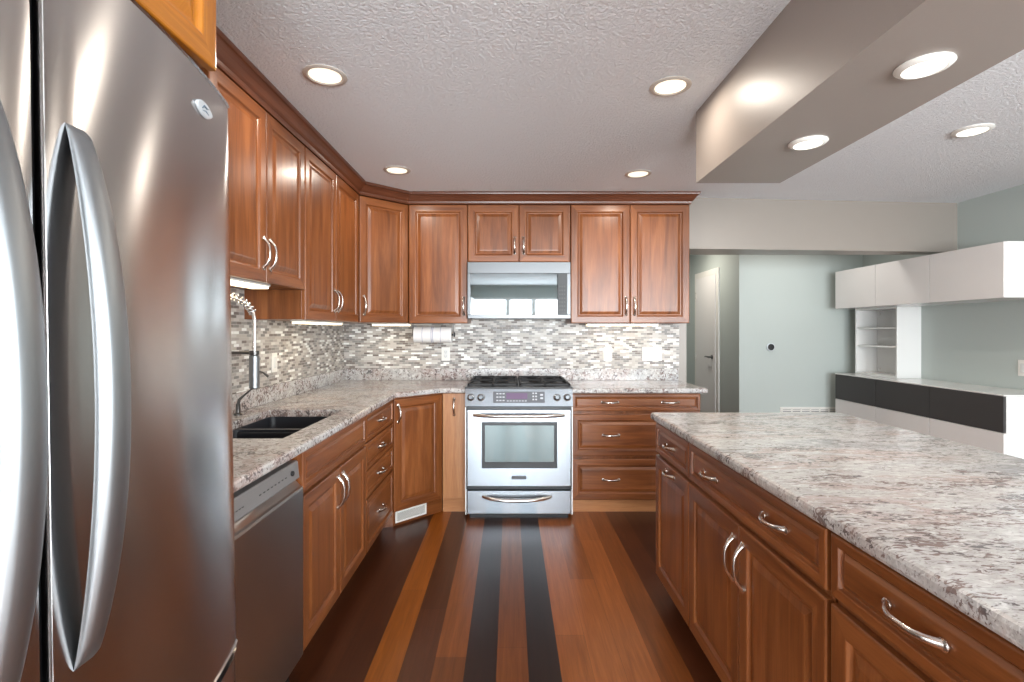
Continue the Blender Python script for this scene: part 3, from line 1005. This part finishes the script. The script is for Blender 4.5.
# ------------------------------------------------------------------ dishwasher
def dishwasher():
    t = thing('dishwasher', 'stainless steel dishwasher built in beside the sink cabinet', 'dishwasher', (-0.805, 1.288, 0), R(90))
    w = 0.603
    MB().box(0.004, w - .004, 0.03, 0.58, 0.10, 0.87).build('body', M['black'], t)
    # door with a rolled ledge at the top
    prof = [(0.03, 0.105), (-0.020, 0.105), (-0.024, 0.112), (-0.024, 0.735), (-0.021, 0.744), (-0.014, 0.747), (0.010, 0.772), (0.03, 0.772)]
    vs = [(x, y, z) for x in (0.003, w - .003) for (y, z) in prof]
    n = len(prof)
    fs = [(j, (j + 1) % n, n + (j + 1) % n, n + j) for j in range(n)] + [tuple(range(n)), tuple(n + j for j in range(n))]
    mesh('door', vs, fs, M['steel'], t)
    p2 = [(0.03, 0.775), (-0.006, 0.775), (-0.012, 0.780), (-0.006, 0.838), (-0.002, 0.843), (0.03, 0.843)]
    vs = [(x, y, z) for x in (0.003, w - .008) for (y, z) in p2]
    n = len(p2)
    fs = [(j, (j + 1) % n, n + (j + 1) % n, n + j) for j in range(n)] + [tuple(range(n)), tuple(n + j for j in range(n))]
    cp = mesh('control_panel', vs, fs, M['dw_panel'], t)
    sl_ = lambda z: -0.012 + (z - .78) * (.006 / .058)
    for i in range(8):
        x = 0.30 + i * 0.026
        MB().box(x, x + .010, sl_(.808) - .0012, 0.0, 0.806, 0.8095).build('button', M['charcoal'], cp)
    for i in range(9):
        MB().box(0.06 + i * .017, .069 + i * .017, sl_(.806) - .0012, 0.0, 0.804, 0.8065).build('button', M['charcoal'], cp)
    MB().lathe([(.009, 0), (.009, -.006), (.007, -.008)], 14, (0.535, sl_(.81), .81), 'Y').build('start_button', M['black'], cp)
    MB().box(0.003, w - .003, 0.03, 0.06, 0.0, 0.10).build('toe_kick', M['black'], t)
dishwasher()

# ------------------------------------------------------------------ range
def kitchen_range():
    t = thing('range', 'stainless steel slide-in gas range with black cooktop', 'range', (-0.317, 3.545, 0))
    w = 0.761
    MB().box(0.004, w - .004, 0.03, 0.66, 0.03, 0.905).build('body', M['charcoal_steel'], t)
    # sloped control panel
    prof = [(0.04, 0.795), (-0.020, 0.795), (-0.026, 0.800), (0.006, 0.916), (0.012, 0.922), (0.04, 0.922)]
    vs = [(x, y, z) for x in (0.0, w) for (y, z) in prof]
    n = len(prof)
    fs = [(j, (j + 1) % n, n + (j + 1) % n, n + j) for j in range(n)] + [tuple(range(n)), tuple(n + j for j in range(n))]
    cp = mesh('control_panel', vs, fs, M['steel_bright'], t)
    tilt = math.atan2(0.032, 0.116)
    def on_panel(x, z):
        return Matrix.Translation((x, -0.026 + (z - .80) * .032 / .116, z)) @ Matrix.Rotation(-tilt, 4, 'X')
    ds = MB().box(-.182, .182, -.003, .004, -.040, .040, .003).xform(on_panel(w / 2, .862)).build('display', M['panel_grey'], cp)
    MB().box(-.090, .060, -.0045, 0, -.014, .028, .001).xform(on_panel(w / 2, .862)).build('screen', M['display'], ds)
    def key(*q):
        MB().box(*q).xform(on_panel(w / 2, .862)).build('key', M['key_print'], ds)
    for r_ in range(3):
        for c_ in range(3):
            key(-.160 + c_ * .022, -.146 + c_ * .022, -.0045, 0, -.028 + r_ * .024, -.020 + r_ * .024)
    for c_ in range(7):
        key(-.085 + c_ * .021, -.072 + c_ * .021, -.0045, 0, -.030, -.024)
    for r_ in range(3):
        for c_ in range(2):
            key(.095 + c_ * .02, .107 + c_ * .02, -.0045, 0, -.022 + r_ * .022, -.012 + r_ * .022)
    key(.150, .170, -.0045, 0, .010, .022)
    key(.150, .170, -.0045, 0, -.014, -.002)
    for x in (0.040, 0.112, w - 0.112, w - 0.040):
        kb = MB().lathe([(.023, 0), (.023, -.006), (.0175, -.010), (.016, -.028), (.013, -.031)], 20, (0, 0, 0), 'Y').xform(on_panel(x, .858))
        k_ = kb.build('knob', M['steel_bright'], cp, smooth=40)
        MB().lathe([(.027, 0), (.027, -.003), (.022, -.0035)], 24, (0, 0, 0), 'Y').xform(on_panel(x, .858)).build('bezel', M['dark_metal'], k_, smooth=40)
    # oven door
    dr = MB().box(0.014, w - .014, -.030, 0.028, 0.236, 0.778, .005).build('oven_door', M['steel_bright'], t)
    MB().box(0.118, w - .112, -.0325, -.02, 0.365, 0.690, .002).build('window_trim', M['enamel'], dr)
    MB().box(0.140, w - .134, -.0345, -.025, 0.410, 0.668, .001).build('glass', M['oven_glass'], dr)
    def bar(z, a, b, parent, sag, y0):
        pts = []
        for i in range(25):
            s = -1 + 2 * i / 24
            pts.append(((a + b) / 2 + s * (b - a) / 2, y0 - 0.045 * (1 - abs(s) ** 4), z - sag * (1 - s * s)))
        mb = MB().tube(pts, [.0135 * (1 - .25 * abs(-1 + 2 * i / 24) ** 6) for i in range(25)], 12)
        mb.build('handle', M['handle_steel'], parent, smooth=50)
    bar(0.738, 0.060, w - .062, dr, 0.0, -.030)
    np_ = MB().box(w / 2 - .052, w / 2 + .052, -.033, -.028, 0.287, 0.313, .002).build('nameplate', M['panel_grey'], dr)
    tx = MB()
    for i in range(10):      # raised lettering, too small to read
        x = w / 2 - .043 + i * .0088
        tx.box(x, x + .0012, -.0342, -.032, .294, .306)
        tx.box(x, x + .005, -.0342, -.032, .299 + (i % 3) * .003, .3005 + (i % 3) * .003)
    tx.build('lettering', M['charcoal'], np_)
    MB().box(0.006, w - .006, -.004, 0.03, 0.210, 0.797).build('frame', M['enamel'], t)
    dw = MB().box(0.014, w - .014, -.030, 0.028, 0.042, 0.206, .005).build('storage_drawer', M['steel_bright'], t)
    bar(0.166, 0.125, w - .155, dw, 0.014, -.030)
    for xs in (0.0, w - .008):
        MB().box(xs, xs + .008, -.004, .03, 0.03, .794).build('side_trim', M['steel'], t)
    MB().box(0.03, w - .03, 0.02, .5, 0.0, 0.03).build('base', M['black'], t)
    # cooktop
    ck = MB().box(-.005, w + .005, 0.010, 0.668, 0.9172, 0.932, .004).build('cooktop', M['enamel'], t)
    for s in (0, 1):
        a, b = (0.012, w / 2 - .006) if s == 0 else (w / 2 + .006, w - .012)
        g = MB()
        z0, z1 = .9322, .954
        y0, y1 = .03, .65
        for yy in (y0, y1 - .016, (y0 + y1) / 2 - .008):
            g.box(a, b, yy, yy + .016, z1 - .016, z1, .003)
        for xx in (a, b - .016, (a + b) / 2 - .008):
            g.box(xx, xx + .016, y0, y1, z1 - .016, z1, .003)
        for xx in (a, b - .016):
            for yy in (y0, y1 - .016, (y0 + y1) / 2 - .008):
                g.box(xx, xx + .016, yy, yy + .016, z0, z1 - .01)
        for yc in (.185, .495):
            xc = (a + b) / 2
            for k in range(4):
                an = PI / 4 + k * PI / 2
                g.tube([(xc + .05 * math.cos(an), yc + .05 * math.sin(an), z1 - .008), (xc + .15 * math.cos(an), yc + .14 * math.sin(an), z1 - .008)], .006, 6)
        g.build('grate', M['black_iron'], ck)
        for yc in (.185, .495):
            MB().lathe([(.055, .932), (.055, .938), (.042, .942), (.042, .950), (.030, .954)], 20, ((a + b) / 2, yc, 0)).build('burner', M['black_iron'], ck, smooth=40)
M['handle_steel'] = plain('handle_steel', (0.66, 0.60, 0.56, 1), 0.25, 1.0)
M['key_print'] = plain('key_print', srgb(190, 194, 200), 0.4)
kitchen_range()

# ------------------------------------------------------------------ backsplash plates, paper towel
def plate(label, loc, rz, w, h, kind, mat='white_plastic', name='outlet'):
    t = thing(name, label, 'wall plate' if kind == 'blank' else ('switch' if kind == 'switch' else 'outlet'), loc, rz)
    p = MB().box(-w / 2, w / 2, -.005, 0, -h / 2, h / 2, .002).build('cover_plate', M[mat], t)
    if kind == 'outlet':
        MB().box(-.017, .017, -.0075, -.004, -.034, .034, .002).build('receptacle', M['white_gloss'], t)
        for z in (-.018, .018):
            for q in ((-.008, -.006, z - .004, z + .005), (.006, .008, z - .004, z + .005), (-.002, .002, z - .011, z - .008)):
                MB().box(q[0], q[1], -.0082, -.007, q[2], q[3]).build('slot', M['charcoal'], t)
    elif kind == 'switch':
        MB().box(-.016, .016, -.009, -.004, -.033, .033, .003).build('rocker', M['white_gloss'], t)
    else:
        for sx in (-1, 1):
            MB().lathe([(.003, 0), (.003, -.0015), (.001, -.002)], 8, (sx * w * .28, -.005, 0), 'Y').build('screw', M['nickel'], t)
    return t
plate('white outlet under the paper towel roll', (-0.545, 4.2435, 1.135), 0, .072, .115, 'outlet')
plate('white outlet on the mosaic under the right wall cabinet', (0.830, 4.2435, 1.135), 0, .072, .115, 'outlet')
plate('wide blank white wall plate on the mosaic near the wall end', (1.205, 4.2435, 1.135), 0, .165, .118, 'blank', name='wall_plate')
plate('white switch plate on the mosaic beside the sink faucet', (ROOM_L + .0065, 2.985, 1.142), R(90), .066, .115, 'switch', name='light_switch')
plate('white switch plate on the grey-green wall beside the white media units', (ROOM_R - .0005, 3.64, 1.06), R(-90), .075, .118, 'switch', name='light_switch')

pt = thing('paper_towel_holder', 'dark metal paper towel holder screwed under the single-door cabinet', 'paper towel holder', (-0.617, 4.02, 1.300))
MB().box(-.165, -.160, -.016, .016, -.016, .0905, .001).box(.160, .165, -.016, .016, -.016, .0905, .001).box(-.165, .165, -.02, .02, .0880, .0915).build('bracket', M['dark_metal'], pt)
MB().tube([(-.172, 0, 0), (.172, 0, 0)], .007, 12).lathe([(.0, .165), (.020, .166), (.020, .172), (.012, .176)], 16, (0, 0, 0), 'X').build('rod', M['black'], pt, smooth=40)
rl = thing('paper_towel_roll', 'white paper towel roll with pale blue printed bands', 'paper towel', (-0.617, 4.02, 1.300))
bands = [(-.150, 0), (-.083, 1), (-.079, 0), (-.012, 1), (-.006, 0), (.000, 1), (.006, 0), (.062, 1), (.066, 0), (.150, 0)]
mb = MB()
for i in range(len(bands) - 1):
    mb.lathe([(.0635, bands[i][0]), (.0635, bands[i + 1][0])], 40, (0, 0, 0), 'X', bands[i][1])
    mb.f = mb.f[:-2]; mb.k = mb.k[:-2]
for e, s in ((-.150, -1), (.150, 1)):
    mb.lathe([(.0635, e), (.022, e + s * .0005)], 40, (0, 0, 0), 'X', 0)
    mb.f = mb.f[:-2]; mb.k = mb.k[:-2]
mb.build('paper', M['paper'], rl, mats=[M['paper'], M['paper_stripe']], smooth=40)
mb = MB().lathe([(.022, -.1502), (.022, .1502), (.019, .1502), (.019, -.1502), (.022, -.1502)], 24, (0, 0, 0), 'X')
mb.f = mb.f[:-2]; mb.k = mb.k[:-2]
mb.build('core', M['card'], rl, smooth=40)

# ------------------------------------------------------------------ island
IX = 0.755
def isl(label, y_far, w):
    return base_cab(label, (IX, y_far, 0), R(-90), w, 0.86, recess=0.07)
c = isl('end island cabinet with one drawer over a pull-out door, nearest the range', 2.53, 0.470)
drawer_on(c, 0, 0.470, 0.722, 0.872, (0.235,), s=0.5)
door_on(c, 0, 0.470, ZB, 0.708, 0.235, 0.672, vertical=False, L=0.115)
c = isl('wide island cabinet with a two-handle drawer over double doors', 2.058, 0.895)
drawer_on(c, 0, 0.895, 0.722, 0.872, (0.22, 0.665), s=0.5)
door_on(c, 0, 0.4475, ZB, 0.708, 0.4475 - 0.034, 0.585, L=0.14)
door_on(c, 0.4475, 0.895, ZB, 0.708, 0.4475 + 0.034, 0.585, L=0.14)
c = isl('nearest island cabinet, its single drawer and door cut by the picture edge', 1.151, 0.478)
drawer_on(c, 0, 0.478, 0.722, 0.872, (0.239,), s=0.5, L=0.13)
door_on(c, 0, 0.478, ZB, 0.708, 0.478 - 0.034, 0.585, L=0.14)
ic = thing('countertop', 'large streaked granite island worktop', 'countertop', (0, 0, CZ0))
slab([(0.716, 0.55), (1.672, 0.55), (1.672, 2.548), (0.716, 2.548)], None, 0, CZ1 - CZ0).build('slab', M['granite_island'], ic)

# ------------------------------------------------------------------ media units on the dining wall
def media_units():
    fx = 3.33
    ys = [5.12, 4.56, 3.97, 3.37]
    up_lab = ['white wall-hung cupboard nearest the far corner, above the open shelf', 'middle one of the three white wall-hung cupboards', 'white wall-hung cupboard nearest the camera with its bright end showing']
    lo_lab = ['low media unit with charcoal drawer under the open shelf', 'middle low media unit with charcoal drawer over white door', 'low media unit with charcoal drawer nearest the camera and bright white end']
    for i in range(3):
        t = thing('wall_cupboard', up_lab[i], 'cupboard', (fx, ys[i], 1.556), R(-90), 'white cupboards hung in a row on the dining wall')
        w = ys[i] - ys[i + 1]
        MB().box(0.0005, w - .0005, .017, ROOM_R - fx - .001, 0, 0.380, .001).build('body', M['white_gloss'], t)
        MB().box(0.003, w - .003, 0, .0165, 0.0015, .3785, .001).build('door', M['white_laminate'], t)
    for i in range(3):
        t = thing('media_unit', lo_lab[i], 'media unit', (fx, ys[i], 0), R(-90), 'low media units along the dining wall')
        w = ys[i] - ys[i + 1]
        MB().box(0.0005, w - .0005, .017, ROOM_R - fx - .001, 0.02, 0.888, .001).build('body', M['white_gloss'], t)
        MB().box(0.003, w - .003, 0, .0165, 0.641, .887, .001).build('drawer', M['charcoal'], t)
        MB().box(0.003, w - .003, 0, .0165, 0.26, .637, .001).build('door', M['white_laminate'], t)
        MB().box(0.003, w - .003, 0, .0165, 0.03, .256, .001).build('lower_door', M['white_laminate'], t)
        MB().box(0.02, w - .02, .03, .3, 0.0, 0.02).build('plinth', M['charcoal'], t)
    tp = thing('countertop', 'pale glossy top board lying along the low media units', 'top board', (fx, ys[0], 0.889), R(-90))
    MB().box(0, ys[0] - ys[3], -.002, ROOM_R - fx - .001, 0, 0.010, .002).build('board', M['white_gloss'], tp)
    # open shelf box
    t = thing('shelf_unit', 'open white shelf box standing on the low media units', 'shelf', (3.52, 5.10, 0.8995), R(-90))
    w, d, h, th = 0.555, ROOM_R - 3.52 - .001, 0.655, 0.018
    MB().box(0, th, 0, d, 0, h, .001).box(w - th, w, 0, d, 0, h, .001).box(th, w - th, 0, d, 0, th).box(th, w - th, 0, d, h - th, h).box(th, w - th, d - .006, d, th, h - th).build('frame', M['white_gloss'], t)
    for z in (0.275, 0.450):
        MB().box(th, w - th, .01, d - .006, z, z + .016, .001).build('shelf', M['white_gloss'], t)
    sc = MB()
    for z in (0.05, 0.60):
        for x in (.06, w - .06):
            sc.lathe([(.008, 0), (.008, -.004)], 10, (x, d - .006, z), 'Y')
    sc.build('bracket', M['nickel'], t)
media_units()

th = thing('thermostat', 'round black thermostat with chrome ring on the grey-green wall', 'thermostat', (2.756, FARW - .0005, 1.160))
MB().lathe([(.042, 0), (.042, -.018), (.040, -.022), (.032, -.023)], 28, (0, 0, 0), 'Y').build('ring', M['badge_silver'], th, smooth=40)
MB().lathe([(.034, -.020), (.034, -.0245), (.0, -.026)], 28, (0, 0, 0), 'Y').build('face', M['black'], th, smooth=40)
gr = thing('return_grille', 'white slotted return air grille low on the grey-green wall', 'vent', (2.86, FARW - .0005, 0.20))
fr = MB().box(0, .64, -.012, 0, 0, .03, .002).box(0, .64, -.012, 0, .30, .325, .002).box(0, .025, -.012, 0, .03, .30).box(.615, .64, -.012, 0, .03, .30)
for i in range(1, 6):
    fr.box(.025 + i * .0983 - .006, .025 + i * .0983 + .006, -.012, 0, .03, .30)
fr.build('frame', M['trim_white'], gr)
MB().box(.02, .62, -.003, 0, .02, .31).build('backing', M['grille_shade'] if 'grille_shade' in M else M['dw_panel'], gr)
lv = MB()
for i in range(12):
    lv.box(.025, .615, -.008, -.003, .04 + i * .022, .052 + i * .022)
lv.build('louvre', M['trim_white'], gr)

# ------------------------------------------------------------------ recessed lights
def downlight(label, x, y, z, power, group, led=False, f=1.0):
    t = thing('recessed_light', label, 'ceiling light', (x, y, z), 0, group)
    if led:
        prof = [(.074, -.0005), (.088, -.0005), (.089, -.004), (.080, -.010), (.066, -.012), (.064, -.006)]
        prof = [(a * f, b) for a, b in prof]
        MB().lathe(prof + [prof[0]], 40).build('trim_ring', M['white_plastic'], t, smooth=35)
        MB().lathe([(.0, -.012), (.050 * f, -.0115), (.066 * f, -.0095)], 40).build('lens', M['led'], t, smooth=60)
    else:
        prof = [(.068, -.0005), (.088, -.0005), (.0885, -.004), (.082, -.007), (.072, -.008), (.066, -.004)]
        MB().lathe(prof + [prof[0]], 40).build('trim_ring', M['nickel_satin'], t, smooth=35)
        MB().lathe([(.0, -.007), (.04, -.0065), (.067, -.003)], 40).build('lens', M['lamp'], t, smooth=60)
    lo = area('recessed_lamp', (0, 0, 0), (0, 0, 0), .10, .10, power, (1.0, 0.90, 0.78), 'DISK', 180)
    lo.parent = t
    lo.location = (0, 0, -.02)
M['nickel_satin'] = plain('satin_white', srgb(200, 192, 182), 0.4)
PW_ = 3.6
downlight('recessed ceiling light near the sink wall, closest to the refrigerator', -0.773, 2.09, CEIL, PW_, None)
downlight('recessed ceiling light before the angled corner cabinet', -0.75, 3.32, CEIL, PW_, None)
downlight('large recessed ceiling light left of the hanging beam', 0.700, 2.184, CEIL, PW_, None)
downlight('small-looking recessed ceiling light before the right wall cabinet', 0.87, 3.397, CEIL, PW_, None)
downlight('round flush light in the beam underside nearest the camera', 1.126, 1.36, 2.053, PW_ * .7, None, True, .76)
downlight('round flush light in the beam underside at its far end', 1.14, 1.913, 2.053, PW_ * .7, None, True, .76)
downlight('round flush light on the dining ceiling beyond the beam', 2.46, 2.66, CEIL, PW_ * 2, None, True)
# a lamp in the hall ceiling lights the passage behind the opening
area('hall_lamp', (1.9, 5.9, 2.385), (0, 0, 0), .2, .2, 10, (1.0, 0.92, 0.8), 'DISK')
area('far_wall_fill', (2.75, 4.62, 2.385), (0, 0, 0), .3, .3, 5, (1.0, 0.95, 0.88), 'DISK')  # unseen fill light added to brighten the far wall
